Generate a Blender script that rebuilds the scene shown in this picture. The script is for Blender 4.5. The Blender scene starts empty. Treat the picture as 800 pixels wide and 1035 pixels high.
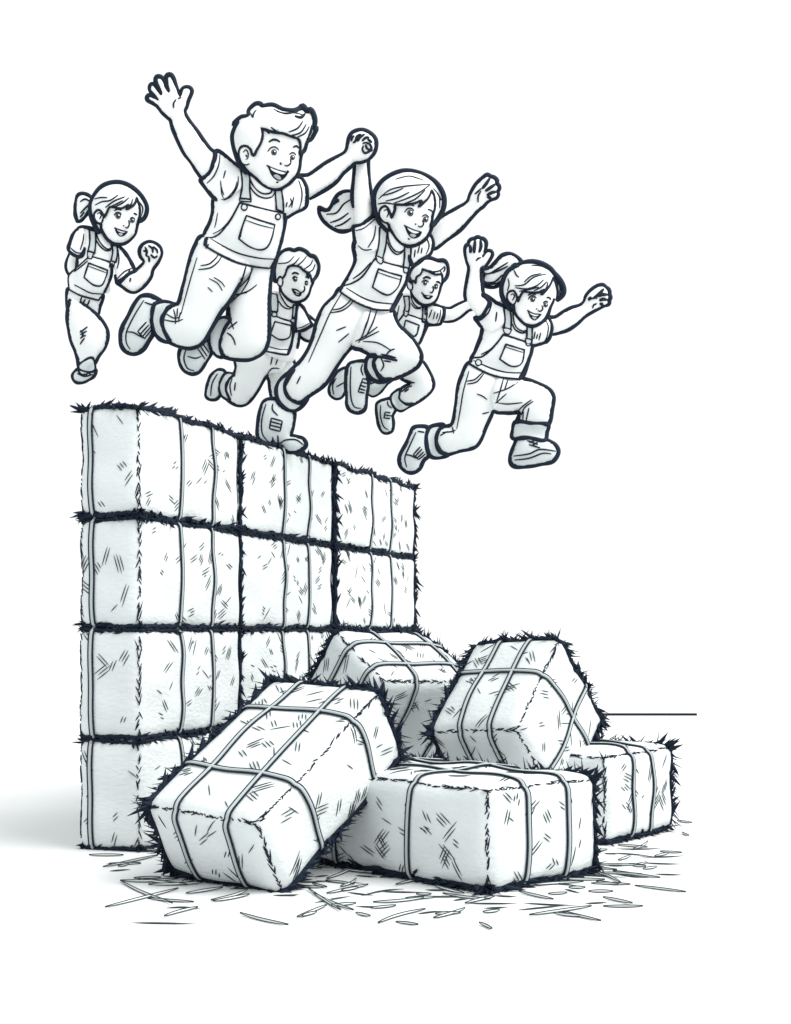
import bpy, math, random
import numpy as np
from mathutils import Vector, Matrix
from mathutils.geometry import delaunay_2d_cdt

random.seed(7)
rng = np.random.default_rng(7)
sc = bpy.context.scene
col = sc.collection
FOC, HORIZON, EYE = 1400.0, 640.0, 0.74       # lens in picture units, eye level, eye height in metres

# ------------------------------------------------------------------ materials
def new_mat(name, rgb, rough=0.85, bump=0.0, bscale=60.0, vary=0.0, vscale=8.0, stretch=(1, 1, 1)):
    m = bpy.data.materials.new(name); m.use_nodes = True
    nt = m.node_tree; b = nt.nodes['Principled BSDF']
    b.inputs['Roughness'].default_value = rough
    b.inputs['Specular IOR Level'].default_value = 0.15
    b.inputs['Base Color'].default_value = (*rgb, 1)
    if bump or vary:
        tc = nt.nodes.new('ShaderNodeTexCoord'); mp = nt.nodes.new('ShaderNodeMapping')
        mp.inputs['Scale'].default_value = stretch
        nt.links.new(tc.outputs['Object'], mp.inputs['Vector'])
    if vary:
        n = nt.nodes.new('ShaderNodeTexNoise'); n.inputs['Scale'].default_value = vscale; n.inputs['Detail'].default_value = 4
        nt.links.new(mp.outputs[0], n.inputs['Vector'])
        r = nt.nodes.new('ShaderNodeValToRGB')
        r.color_ramp.elements[0].position = 0.3; r.color_ramp.elements[1].position = 0.7
        r.color_ramp.elements[0].color = (*[c * (1 - vary) for c in rgb], 1)
        r.color_ramp.elements[1].color = (*rgb, 1)
        nt.links.new(n.outputs['Fac'], r.inputs['Fac']); nt.links.new(r.outputs[0], b.inputs['Base Color'])
    if bump:
        n = nt.nodes.new('ShaderNodeTexNoise'); n.inputs['Scale'].default_value = bscale; n.inputs['Detail'].default_value = 5
        nt.links.new(mp.outputs[0], n.inputs['Vector'])
        bp = nt.nodes.new('ShaderNodeBump'); bp.inputs['Strength'].default_value = bump; bp.inputs['Distance'].default_value = 0.01
        nt.links.new(n.outputs['Fac'], bp.inputs['Height']); nt.links.new(bp.outputs[0], b.inputs['Normal'])
    return m

INK = new_mat('ink', (0.007, 0.014, 0.028), 0.7)
INKSOFT = new_mat('ink_fine', (0.035, 0.05, 0.055), 0.8)
SKIN = new_mat('paper_skin', (0.83, 0.84, 0.84), 0.8)
HAIRM = new_mat('pale_hair', (0.80, 0.83, 0.83), 0.8, vary=0.10, vscale=14)
SHIRTM = new_mat('pale_shirt', (0.83, 0.84, 0.85), 0.9)
DENIM = new_mat('pale_denim', (0.77, 0.80, 0.80), 0.95, vary=0.08, vscale=10)
CUFFM = new_mat('grey_cuff', (0.60, 0.645, 0.65), 0.95, vary=0.08, vscale=16)
STRAPM = new_mat('grey_strap', (0.56, 0.61, 0.615), 0.95)
SHOEM = new_mat('grey_canvas', (0.60, 0.645, 0.65), 0.9, vary=0.10, vscale=20)
WHITE = new_mat('white', (0.86, 0.87, 0.87), 0.6)
IRIS = new_mat('dark_iris', (0.09, 0.11, 0.12), 0.5)
TONGUE = new_mat('grey_tongue', (0.42, 0.45, 0.46), 0.7)
HAY = new_mat('pale_hay', (0.655, 0.695, 0.70), 0.95, bump=0.35, bscale=40, vary=0.07, vscale=6, stretch=(1, 1, 2.2))
TWINE = new_mat('grey_twine', (0.40, 0.445, 0.45), 0.9)
STRAWM = new_mat('pale_straw', (0.72, 0.76, 0.76), 0.9)
GROUND = new_mat('pale_ground', (0.70, 0.715, 0.715), 0.95, vary=0.03, vscale=1.5)

# ------------------------------------------------------------------ object helpers
def make_obj(name, V, F, mats, mi=None, parent=None, smooth=True):
    me = bpy.data.meshes.new(name)
    me.from_pydata([tuple(v) for v in V], [], F)
    for m in mats: me.materials.append(m)
    if mi is not None: me.polygons.foreach_set('material_index', mi)
    if smooth: me.polygons.foreach_set('use_smooth', [True] * len(me.polygons))
    me.update()
    o = bpy.data.objects.new(name, me); col.objects.link(o)
    if parent is not None: o.parent = parent
    return o

def tag(o, label=None, cat=None, group=None, kind=None):
    if label: o['label'] = label
    if cat: o['category'] = cat
    if group: o['group'] = group
    if kind: o['kind'] = kind
    return o

class Geo:
    def __init__(s): s.V = []; s.F = []; s.M = []
    def add(s, V, F, m=0):
        n = len(s.V); s.V.extend(V); s.F.extend([tuple(i + n for i in f) for f in F])
        s.M.extend([m] * len(F) if isinstance(m, int) else m)

def tube_geo(P, R, sides=6, closed=False, ref=None):
    """round cord through points P (n x 3) with radii R"""
    P = np.asarray(P, float); n = len(P); R = np.broadcast_to(np.asarray(R, float), (n,))
    if closed: T = np.roll(P, -1, 0) - np.roll(P, 1, 0)
    else: T = np.gradient(P, axis=0)
    T /= np.linalg.norm(T, axis=1)[:, None] + 1e-12
    ref = np.array([0, 0, 1.0]) if ref is None else np.asarray(ref, float)
    A = np.cross(T, ref); l = np.linalg.norm(A, axis=1)
    if (l < 0.15).any():
        alt = np.cross(T, np.array([1.0, 0.2, 0.1])); A[l < 0.15] = alt[l < 0.15]
    A /= np.linalg.norm(A, axis=1)[:, None] + 1e-12
    B = np.cross(T, A)
    an = np.arange(sides) * 2 * math.pi / sides
    V = (P[:, None] + R[:, None, None] * (np.cos(an)[None, :, None] * A[:, None] + np.sin(an)[None, :, None] * B[:, None])).reshape(-1, 3)
    F = []
    for i in range(n if closed else n - 1):
        j = (i + 1) % n
        for k in range(sides):
            k2 = (k + 1) % sides
            F.append((i * sides + k, i * sides + k2, j * sides + k2, j * sides + k))
    if not closed:
        F.append(tuple(range(sides))[::-1]); F.append(tuple((n - 1) * sides + k for k in range(sides)))
    return V, F

# ------------------------------------------------------------------ drawn outlines -> rounded solids
def parse(s):
    # x,y points; ! = corner, ~ = no ink, ^ = thin ink, * = heavy ink from this point to the next
    P = []; C = []; I = []
    for t in s.split():
        c = '!' in t; x, y = t.rstrip('!~^*').split(',')
        P.append((float(x), float(y))); C.append(c); I.append(0.0 if '~' in t else 0.5 if '^' in t else 2.0 if '*' in t else 1.0)
    return np.array(P), C, I

def spline(P, C, closed, step, I=None):
    n = len(P); out = []; ink = []
    for i in range(n if closed else n - 1):
        p1, p2 = P[i], P[(i + 1) % n]
        p0 = P[i - 1] if (closed or i > 0) else p1
        p3 = P[(i + 2) % n] if (closed or i + 2 < n) else p2
        if C[i]: p0 = p1
        if C[(i + 1) % n]: p3 = p2
        L = np.linalg.norm(p2 - p1); k = max(1, int(round(L / step)))
        m1 = (p2 - p0) * 0.5; m2 = (p3 - p1) * 0.5
        for m, q in ((m1, 1), (m2, 2)):
            l = np.linalg.norm(m)
            if l > L * 1.3: m *= L * 1.3 / l
        t = (np.arange(k) / k)[:, None]; ink += [1.0 if I is None else I[i]] * k
        out.append((2*t**3-3*t**2+1)*p1 + (t**3-2*t**2+t)*m1 + (-2*t**3+3*t**2)*p2 + (t**3-t**2)*m2)
    if not closed: out.append(P[-1:])
    if I is not None: return np.concatenate(out), np.array(ink)
    return np.concatenate(out)

def inside(poly, X, Y):
    r = np.zeros(X.shape, bool)
    x1, y1 = poly[:, 0], poly[:, 1]; x2, y2 = np.roll(x1, -1), np.roll(y1, -1)
    for a, b, c, d in zip(x1, y1, x2, y2):
        if b == d: continue
        hit = ((b > Y) != (d > Y))
        r ^= hit & (X < (c - a) * (Y - b) / (d - b) + a)
    return r

def poisson(mask, dx, iters):
    u = np.zeros(mask.shape); rhs = np.where(mask, 4 * dx * dx, 0.0)
    def A(v):
        w = 4 * v
        w[1:] -= v[:-1]; w[:-1] -= v[1:]; w[:, 1:] -= v[:, :-1]; w[:, :-1] -= v[:, 1:]
        w[~mask] = 0
        return w
    r = rhs.copy(); p = r.copy(); rs = (r * r).sum()
    if rs == 0: return u
    r0 = rs
    for _ in range(iters):
        Ap = A(p); al = rs / (p * Ap).sum(); u += al * p; r -= al * Ap
        n = (r * r).sum()
        if n < 1e-7 * r0: break
        p = r + n / rs * p; rs = n
    return u

def bil(G, fx, fy):
    fx = np.clip(fx, 0, G.shape[1] - 1.001); fy = np.clip(fy, 0, G.shape[0] - 1.001)
    i = fx.astype(int); j = fy.astype(int); a = fx - i; b = fy - j
    return (G[j, i] * (1-a) * (1-b) + G[j, i+1] * a * (1-b) + G[j+1, i] * (1-a) * b + G[j+1, i+1] * a * b)

def blur(G, r):
    for ax in (0, 1):
        for _ in range(2):
            n = 2 * r + 1
            pad = [(0, 0), (0, 0)]; pad[ax] = (r + 1, r)
            c = np.cumsum(np.pad(G, pad, mode='edge'), axis=ax)
            G = (c[n:] - c[:-n]) / n if ax == 0 else (c[:, n:] - c[:, :-n]) / n
    return G

class Figure:
    RES = 0.5
    def __init__(s, D, box, label, group, depth_tilt=0.0):
        s.D = D; s.box = box; s.label = label; s.group = group
        x0, y0, x1, y1 = box; s.x0, s.y0 = x0, y0
        nx, ny = int((x1 - x0) / s.RES) + 2, int((y1 - y0) / s.RES) + 2
        s.Fr = np.full((ny, nx), -1e4); s.Bk = np.full((ny, nx), 1e4)
        s.geo = {}; s.body = Geo(); s.fill = {}; s.o = (0, 0, 1); s.tilt = depth_tilt
    def frame(s, x, y, k): s.o = (x, y, k)
    def pts(s, d):
        P, C, I = parse(d); return P * s.o[2] + np.array(s.o[:2]), C, I
    def g(s, key): return s.geo.setdefault(key, Geo())
    def world(s, x, y, t):
        Y = s.D - np.asarray(t) * s.D / FOC
        return np.stack([(x - 400) / FOC * Y, Y, EYE + (HORIZON - y) / FOC * Y], -1)
    def front(s, x, y): return bil(s.Fr, (x - s.x0) / s.RES, (y - s.y0) / s.RES)
    def piece(s, key, d, z=0.0, k=0.7, w=1.5, body=None, eps=0.6, m=0, back=True, grad=None, sm=5, circle=None, hmax=None, P=None):
        w *= 1.38 if w >= 1.6 else 1.12
        if circle: 
            cx, cy, rx, ry = circle; a = np.arange(20) * math.pi / 10
            P = np.stack([cx + rx * np.cos(a), cy + ry * np.sin(a)], 1) * s.o[2] + np.array(s.o[:2]); C = [False] * 20; I = [1.0] * 20
        else: P, C, I = s.pts(d)
        ext = (P.max(0) - P.min(0)).max()
        step = float(np.clip(ext / 60, 0.5, 1.6))
        poly, ink = spline(P, C, True, step, I)
        # height above the rim, from the shape of the outline
        r = 0.5 if ext < 60 else 1.0
        if ext < 14: r = 0.25
        lo = poly.min(0) - 3 * r; hi = poly.max(0) + 3 * r
        gx = np.arange(lo[0], hi[0], r); gy = np.arange(lo[1], hi[1], r)
        X, Y = np.meshgrid(gx, gy); mk = inside(poly, X, Y)
        U = poisson(mk, r, 260)
        def height(x, y):
            h = k * np.sqrt(np.maximum(bil(U, (x - lo[0]) / r, (y - lo[1]) / r), 0))
            if hmax: h = hmax * np.tanh(h / hmax)
            return h
        # base surfaces draped over what is already there
        R = s.RES; pad = 14
        i0 = max(0, int((lo[0] - s.x0) / R) - pad); i1 = min(s.Fr.shape[1], int((hi[0] - s.x0) / R) + pad)
        j0 = max(0, int((lo[1] - s.y0) / R) - pad); j1 = min(s.Fr.shape[0], int((hi[1] - s.y0) / R) + pad)
        wx = s.x0 + np.arange(i0, i1) * R; wy = s.y0 + np.arange(j0, j1) * R
        WX, WY = np.meshgrid(wx, wy)
        z0 = z + (0 if grad is None else np.clip(((WX - grad[0]) * grad[2] + (WY - grad[1]) * grad[3]), -abs(grad[4]), abs(grad[4])))
        z0 = z0 + np.zeros_like(WX)
        Fp = s.Fr[j0:j1, i0:i1]; Bp = s.Bk[j0:j1, i0:i1]
        bf = np.maximum(z0, Fp + eps)
        if sm: bf = np.maximum(blur(bf, sm), Fp + 0.25 * eps)
        if back:
            bb = np.minimum(z0, Bp - eps)
            if sm: bb = np.minimum(blur(bb, sm), Bp - 0.25 * eps)
        else: bb = bf - 1.2 * max(eps, 0.5)
        bb = np.minimum(bb, bf - 0.15)
        def base(G, x, y): return bil(G, (x - wx[0]) / R, (y - wy[0]) / R)
        # mesh
        sp = float(np.clip(math.sqrt(mk.sum() * r * r) / 17, 0.55, 3.2))
        hx = np.arange(lo[0], hi[0], sp); hy = np.arange(lo[1], hi[1], sp * 0.87)
        HX, HY = np.meshgrid(hx, hy); HX = HX + (np.arange(len(hy)) % 2)[:, None] * sp / 2
        q = np.stack([HX.ravel(), HY.ravel()], 1)
        q = q[inside(poly, q[:, 0], q[:, 1])]
        if len(q):
            keep = np.ones(len(q), bool)
            for c in range(0, len(q), 400):
                dd = ((q[c:c+400, None] - poly[None]) ** 2).sum(-1).min(1)
                keep[c:c+400] = dd > (0.5 * sp) ** 2
            q = q[keep]
        allp = [Vector(p) for p in np.concatenate([poly, q])]
        n = len(poly)
        vo, _, fo, ov, _, _ = delaunay_2d_cdt(allp, [], [list(range(n))], 1, 1e-4)
        vx = np.array([(v[0], v[1]) for v in vo]); 
        h = height(vx[:, 0], vx[:, 1])
        # which edges border the sheet
        cnt = {}
        for f in fo:
            for a in range(len(f)):
                e = (f[a], f[(a+1) % len(f)]); cnt[e] = cnt.get(e, 0) + 1
        rim = [e for e in cnt if (e[1], e[0]) not in cnt]
        rv = set(i for e in rim for i in e); h[list(rv)] = 0
        tf = base(bf, vx[:, 0], vx[:, 1]) + h
        tb = base(bb, vx[:, 0], vx[:, 1]) - (h if back else 0)
        nv = len(vx)
        def build(fx, sc_=1.0, shrink=None):
            x, y = fx[:, 0], fx[:, 1]
            V = np.concatenate([s.world(x, y, tf if sc_ == 1 else tf - 0.25 * h - 0.4), s.world(x, y, tb if sc_ == 1 else tb + 0.25 * h + 0.4)])
            Fa = [tuple(f)[::-1] for f in fo] + [tuple(i + nv for i in f) for f in fo]
            # orientation: +depth-towards-camera is outwards in front
            Fa += [(a, b, b + nv, a + nv) for a, b in rim]
            return V, Fa
        if body == 'skin':
            V, Fa = build(vx); s.body.add(V, Fa)
        else:
            V, Fa = build(vx); s.g(key).add(V, Fa, m)
            if body == 'cloth':
                # the body inside the garment: the same form, drawn in from the seam
                cen = vx.copy(); nrm = np.zeros_like(vx)
                for a, b in rim:
                    dv = vx[b] - vx[a]; l = np.hypot(*dv) + 1e-9; nn = np.array([-dv[1], dv[0]]) / l
                    nrm[a] += nn; nrm[b] += nn
                for i in rv:
                    l = np.hypot(*nrm[i])
                    if l > 0:
                        for sg in (1, -1):
                            c = vx[i] + sg * nrm[i] / l * 2.2
                            if inside(poly, np.array([c[0]]), np.array([c[1]]))[0]: cen[i] = c; break
                V, Fa = build(cen, 0.75); s.body.add(V, Fa)
        # store surfaces
        mk2 = inside(poly, WX, WY); hh = height(WX, WY)
        Fp[mk2] = np.maximum(Fp, bf + hh)[mk2]
        if back: Bp[mk2] = np.minimum(Bp, bb - hh)[mk2]
        if w:
            tt = base(bf, poly[:, 0], poly[:, 1])
            ph = random.random() * 6; a = np.linspace(0, 2 * math.pi, n, endpoint=False)
            rr = w * (1 + 0.10 * np.sin(3 * a + ph) + 0.07 * np.sin(7 * a + 2 * ph))
            if (ink == 1).all(): s._tube(key, poly, tt, rr, True)
            else:
                i0 = int(np.argmax(ink != np.roll(ink, 1))); od = (np.arange(n + 1) + i0) % n     # start at a change of line
                st = 0
                for j in range(1, n + 1):
                    if j == n or ink[od[j]] != ink[od[st]]:
                        if ink[od[st]] > 0:
                            ii = od[st:j + 1]; f_ = ink[od[st]]
                            if len(ii) > 2:
                                rw = rr[ii] * f_; e = min(5, len(ii) // 3)
                                if e > 1: rw[:e] *= np.linspace(.75, 1, e); rw[-e:] *= np.linspace(1, .75, e)
                                s._tube(key, poly[ii], tt[ii], rw, False)
                        st = j
        return poly
    def _tube(s, key, p, t, r, closed, m=1):
        P = np.stack([p[:, 0], -p[:, 1], t], 1)
        V, F = tube_geo(P, r, 6, closed, ref=(0, 0, 1))
        s.g(key).add(s.world(V[:, 0], -V[:, 1], V[:, 2]), F, m)
    def line(s, key, d, w=0.7, taper=True, lift=0.25, m=1, closed=False):
        w = w * 1.12
        if key == 'body': lift = max(lift, 0.7); w = w * 1.08
        for part in d.split('|'):
            P, C, _ = s.pts(part)
            p = spline(P, C, closed, 0.8)
            t = s.front(p[:, 0], p[:, 1]); 
            bad = t < -900
            if bad.all(): t[:] = 0
            elif bad.any(): t[bad] = t[~bad].min()
            for _ in range(2): t[1:-1] = (t[:-2] + t[1:-1] * 2 + t[2:]) / 4
            t = t + lift
            n = len(p); r = np.full(n, w)
            if taper: r = w * (0.35 + 0.65 * np.sin(np.linspace(0.12, math.pi - 0.12, n)) ** 0.6)
            s._tube(key, p, t, r, closed, m)
    def eye(s, n, c, r, lid, hl=(0.3, -0.35), sc_=1.25):
        k = 'eye#%d' % n; x, y = c
        s.piece(k, '', circle=(x, y, r * sc_, r * sc_ * 1.12), k=0.12, w=0.0, eps=0.15, m=2, back=False, sm=0)
        s.piece(k, '', circle=(x, y, r, r * 1.08), k=0.12, w=0.25, eps=0.15, m=4, back=False, sm=0)
        s.piece(k, '', circle=(x, y, r * .55, r * .6), k=0.1, w=0, eps=0.15, m=1, back=False, sm=0)
        s.piece(k, '', circle=(x + hl[0] * r, y + hl[1] * r, r * .3, r * .3), k=0.2, w=0, eps=0.2, m=2, back=False, sm=0)  # white dot: the eye's highlight, painted on as colour
        if lid: s.line(k, lid, 0.7)
    def mouth(s, d, teeth, tongue):
        s.piece('mouth', d, k=0.08, w=0.55, eps=0.25, m=1, back=False, sm=0)
        if tongue: s.piece('mouth', tongue, k=0.15, w=0, eps=0.25, m=3, back=False, sm=0)
        if teeth: s.piece('mouth', teeth, k=0.12, w=0.2, eps=0.25, m=2, back=False, sm=0)
    FILL = {'body': SKIN, 'hair': HAIRM, 'ponytail': HAIRM, 'shirt': SHIRTM, 'overalls': DENIM, 'cuff': CUFFM, 'strap': STRAPM,
            'pocket': DENIM, 'shoe': SHOEM, 'buckle': CUFFM, 'eye': WHITE, 'mouth': WHITE, 'eyebrow': INK, 'hair_tie': CUFFM}
    def finish(s):
        pts = np.array(s.body.V)
        base = Vector((float(pts[:, 0].mean()), float(s.D), float(pts[:, 2].min())))
        root = bpy.data.objects.new('person', None); col.objects.link(root); root.location = base
        root.empty_display_size = 0.1
        tag(root, s.label, 'child', s.group)
        # fuse the body into one skin
        me = bpy.data.meshes.new('tmp'); me.from_pydata([tuple(v) for v in s.body.V], [], s.body.F); me.update()
        to = bpy.data.objects.new('tmp', me); col.objects.link(to)
        md = to.modifiers.new('r', 'REMESH'); md.mode = 'VOXEL'; md.voxel_size = 0.0036
        dg = bpy.context.evaluated_depsgraph_get(); ev = to.evaluated_get(dg); em = ev.to_mesh()
        nv = len(em.vertices); V = np.empty(nv * 3); em.vertices.foreach_get('co', V); V = V.reshape(-1, 3)
        F = [tuple(p.vertices) for p in em.polygons]
        ev.to_mesh_clear(); bpy.data.objects.remove(to)
        # keep the one connected figure
        lab = np.arange(nv)
        E = np.array([(f[i], f[i - 1]) for f in F for i in range(len(f))])
        for _ in range(400):
            m = np.minimum(lab[E[:, 0]], lab[E[:, 1]]); new = lab.copy()
            np.minimum.at(new, E[:, 0], m); np.minimum.at(new, E[:, 1], m); new = new[new]
            if (new == lab).all(): break
            lab = new
        ids, ct = np.unique(lab, return_counts=True)
        print('BODY', s.label[:30], nv, 'islands', sorted(ct.tolist())[::-1][:6])
        # light smoothing of the voxel steps
        deg = np.bincount(E.ravel(), minlength=nv)[:, None]
        for _ in range(4):
            acc = np.zeros_like(V); np.add.at(acc, E[:, 0], V[E[:, 1]]); np.add.at(acc, E[:, 1], V[E[:, 0]])
            V = V * 0.5 + 0.5 * acc / np.maximum(deg, 1)
        g = Geo(); g.add(list(V), F, 0)
        if 'body' in s.geo:
            b = s.geo.pop('body'); g.add(b.V, b.F, b.M)
        s.geo = {'body': g, **s.geo}
        objs = {}
        b = np.array(base)
        for key in sorted(s.geo, key=lambda q: q.count('/')):
            ge = s.geo[key]; nm = key.split('/')[-1].split('#')[0]
            par = objs['/'.join(key.split('/')[:-1])] if '/' in key else root
            objs[key] = make_obj(nm, np.array(ge.V) - b, ge.F, [s.FILL.get(nm, WHITE), INK, WHITE, TONGUE, IRIS], ge.M, par)
        return root

exec_figures = []
GROUP = 'children leaping off the hay stack'
# ================================================================== the tall boy in front
def front_boy():
    f = Figure(5.70, (110, 65, 400, 390), 'largest leaping boy, one open hand raised highest, other fist joined with a girl\'s hand', GROUP)
    B = 2.3
    # far leg
    f.frame(110, 250, .25)
    f.piece('shoe#1', '300,405 340,395 385,378 405,385 412,425 388,468 365,500 335,508 305,495 288,460 288,428', z=-14, w=2.0, k=.65)
    f.line('shoe#1', '312,412 304,450 318,488 345,498', .8)
    f.line('shoe#1', '318,440 350,448 375,440|368,395 398,440|360,408 390,452|378,385 405,425', .7)
    f.piece('overalls', '520,40~ 668,20 656,100 646,200 645,300 643,370 625,420 580,448 540,452 485,445 455,430 448,390 462,330 482,295 490,215~ 530,120~', z=-8, k=.6, w=B, body='cloth')
    f.piece('overalls/cuff#1', '430,303 462,284 492,290 474,322 456,362 450,400 462,440 435,436 414,405 408,360 414,325', z=-8, k=.5, w=1.6)
    f.line('overalls', '488,240 492,290 505,330|482,330 520,300|490,350 505,372 512,395|478,345 500,360', .8)
    f.line('overalls', '490,225 530,190 560,182', .8)
    # near leg
    f.frame(60, 270, .15)
    f.piece('shoe#2', '590,195 640,210 690,245 650,290 620,350 622,420 625,450 600,490 560,550 510,580 460,570 425,530 418,460 435,400 470,330 510,250 545,205', z=6, w=2.4, k=.6)
    f.line('shoe#2', '570,222 520,300 472,390 450,450 452,510 478,555|458,435 500,440 545,465 580,482|575,235 620,250 655,240', .8)
    f.line('shoe#2', '528,432 588,368|545,452 603,388|560,468 612,405|572,482 618,425|528,432 575,482', .8)
    f.frame(110, 250, .25)
    f.piece('overalls', '352,-8 325,70 303,160 284,228 252,233 220,238 205,290 212,340 245,380 300,402 340,403 380,380 410,330 450,260 490,208 530,140~ 580,75~ 470,20~ 385,-45', z=8, k=.6, w=B, body='cloth')
    f.piece('overalls/cuff#2', '190,228 228,221 262,231 234,252 217,290 222,330 245,378 213,372 190,348 177,310 175,270 180,243', z=8, k=.5, w=1.9)
    f.line('overalls', '357,40 330,130 308,210 292,270', .7)
    f.line('overalls', '222,292 268,300 300,290|232,268 262,285 285,282|262,250 270,285 268,310|278,245 276,280|290,262 282,296', .7)
    f.line('overalls', '405,125 440,145 460,175|425,120 455,140 470,160|400,160 420,180', .6)
    f.line('overalls', '556,75 540,130 515,180|580,78 565,135 535,185|600,150 560,178 500,195', .7)
    # far arm, towards the girl
    f.frame(290, 120, .125)
    f.piece('body', '60,470 110,466 170,462 210,440 260,402 330,355 400,316 465,278 488,245 498,205 508,160 530,120 570,98 620,95 665,115 702,150 716,190 711,250 690,292 650,328 600,345 552,350 500,395 450,440 400,500 330,552 250,602 180,645~ 100,690~ 40,640~', z=-8, k=.72, w=2.2, body='skin', grad=(170, 0, 0, 0, 1))
    f.line('body', '522,180 530,150 545,135|535,192 556,178 570,140 600,122|575,182 592,150 630,122|610,178 640,150 668,150|655,160 690,190', 1.2)
    f.line('body', '614,200 640,190 672,205 686,235 668,262 632,276 612,245 622,215|640,205 648,235 672,250|668,262 695,250', 1.1)
    # near arm, raised
    f.frame(140, 70, .125)
    f.piece('body', '370,345 385,300 402,245 420,205 430,170 410,146 375,146 352,165 345,195 335,225! 322,190 300,130 282,75 262,45 238,45 226,70 232,120 250,188! 215,125 197,80 175,60 150,60 142,85 152,120 190,205! 145,150 118,116 97,125 91,150 102,180 165,243! 95,208 72,222 75,245 105,262 145,285 170,310 200,350 240,385 265,410 285,480 310,540 340,610 375,680 430,750 480,830 540,880~ 690,800~ 650,700 580,650 530,590 470,500 410,420', z=0, k=.75, w=2.0, body='skin')
    f.line('body', '305,240 284,275 286,312|320,235 345,225', .8)
    # shirt
    f.frame(190, 170, .15)
    f.piece('shirt', '175,200~ 205,120~ 260,40~ 330,-20~ 430,30~ 520,60~ 600,100~ 700,70~ 745,150~ 740,270~ 662,325 640,420 615,530~ 560,640~ 300,600~ 130,500~ 112,450 150,370 172,290', z=0, k=.42, w=B, body='cloth')
    f.frame(140, 60, .2)
    f.piece('shirt', '395,463 440,490 500,540 555,578~ 565,620~ 490,680~ 440,712~ 400,708 360,670 315,612 330,600 366,562 384,512', z=3, k=.42, w=2.0, body='cloth')
    f.line('shirt', '412,480 405,535 380,590 345,626|415,612 420,650 432,685|505,590 500,640 470,690 430,712|440,560 430,600', .7)
    f.frame(190, 170, .15)
    f.piece('shirt', '640,130~ 700,72 762,68 792,120 799,190 787,262 720,294 655,328~ 630,270~ 620,190~', z=-3, k=.45, w=2.0, body='cloth')
    f.line('shirt', '748,82 768,150 766,215 748,278|690,200 700,230 680,262|715,190 705,235 700,265|670,225 662,262', .7)
    f.line('shirt', '222,120 228,170 240,200|200,300 190,360 180,400|330,90 315,140 270,195 225,210', .6)
    # neck
    f.piece('body', '412,30 428,90 462,140 505,168 550,166 566,140~ 540,60~ 470,-20~', z=6, k=.5, w=.9, body='skin')
    f.line('shirt', '412,95 430,140 470,182 520,200 565,192 585,165', .8)
    # overalls bib
    f.piece('overalls', '350,232! 450,258 560,285 652,303!* 645,400* 618,520* 594,600* 557,674! 450,662 330,634 210,577 116,522*! 128,468 150,468 180,462 230,425 290,345', z=0, k=.13, w=1.0, eps=1.2)
    f.line('overalls', '150,472 250,530 350,575 480,605 590,612|140,510 120,540', .8)
    f.line('overalls', '330,265 280,350 225,410 170,440', .6)
    f.piece('overalls/pocket', '395,318! 490,352 586,380! 565,470 532,532 480,548 410,524 344,474! 365,400', k=.06, w=.9, eps=1.0, back=False)
    f.line('overalls/pocket', '390,348 480,380 577,404|380,360 362,420 355,465', .55)
    f.line('overalls', '85,655 140,645 182,612 206,580|70,682 150,670 202,632 228,592|390,662 370,730 335,800|437,670 410,735 352,800', .75)
    f.piece('overalls/strap#1', '352,0! 405,5! 415,60 416,140 424,212! 352,206! 366,120 364,60', k=.12, w=.9, eps=.8, back=False)
    f.piece('overalls/strap#2', '588,150! 632,148! 642,220 645,292! 598,276! 594,210', k=.12, w=.9, eps=.8, back=False)
    f.piece('overalls/buckle#1', '', circle=(380, 262, 19, 19), k=.3, w=.8, eps=.6, back=False)
    f.piece('overalls/buckle#1', '348,200! 426,206! 424,224! 350,220!', k=.2, w=.7, eps=.6, back=False)
    f.piece('overalls/buckle#2', '', circle=(607, 326, 16, 18), k=.3, w=.8, eps=.6, back=False)
    # head
    f.frame(220, 90, .15)
    f.piece('body', '200,545 250,585 290,625 340,660 400,672 460,645 515,595 545,540 555,460 572,400 600,330~ 600,230~ 540,150~ 400,130~ 250,150~ 150,230~ 120,320~ 130,420~ 160,500~', z=12, k=.62, w=1.9, body='skin')
    f.piece('body', '', circle=(468, 495, 26, 20), k=.45, w=0, body='skin', back=False, sm=2)
    f.piece('body', '228,412 205,386 172,384 150,410 150,450 164,490 186,508 215,500~ 234,470~', z=14, k=.35, w=.9, body='skin', eps=.6)
    f.line('body', '172,425 190,408 205,428 204,460 190,475|190,440 196,458', .6)
    f.piece('hair', '205,562 160,512 130,440 110,370 105,310 125,256 140,228 112,235 160,190 208,180 214,140 255,100 290,100 300,118 370,110 440,140 510,147 555,132 575,115 600,150 625,140 645,172 655,215 650,260 668,262 632,330 600,352 580,410 552,435!^ 558,380^ 545,335^ 500,318^ 440,295^ 380,288^ 330,272^ 298,262!^ 302,320^ 286,370^ 262,410^ 246,447^ 234,440^ 222,402^ 192,380^ 160,388^ 145,420^ 150,470^ 176,520^', z=10, k=.24, w=2.3, eps=1.5)
    f.line('hair', '300,262 330,280 350,300|360,255 400,285 450,300|480,288 540,262 575,215|500,312 560,290 598,235|540,322 590,295 618,250|240,190 246,160 262,140|225,165 240,192|400,150 460,165 510,158 560,140|380,135 440,160 520,160 570,170', .9)
    f.line('hair', '520,180 560,190 590,165|600,340 625,290 640,240', 1.6)
    f.eye(1, (381, 425), 18, '338,420 358,395 385,388 406,400 412,412')
    f.eye(2, (506, 460), 15, '484,440 500,428 518,430 528,444')
    f.line('eyebrow#1', '345,356 372,340 400,342 422,356', 1.1)
    f.line('eyebrow#2', '508,392 530,382 550,396', 1.0)
    f.line('body', '492,472 492,500 470,516 452,512|428,492 424,502 432,508|330,512 345,522|470,548 482,560|395,630 412,624', .75)
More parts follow.
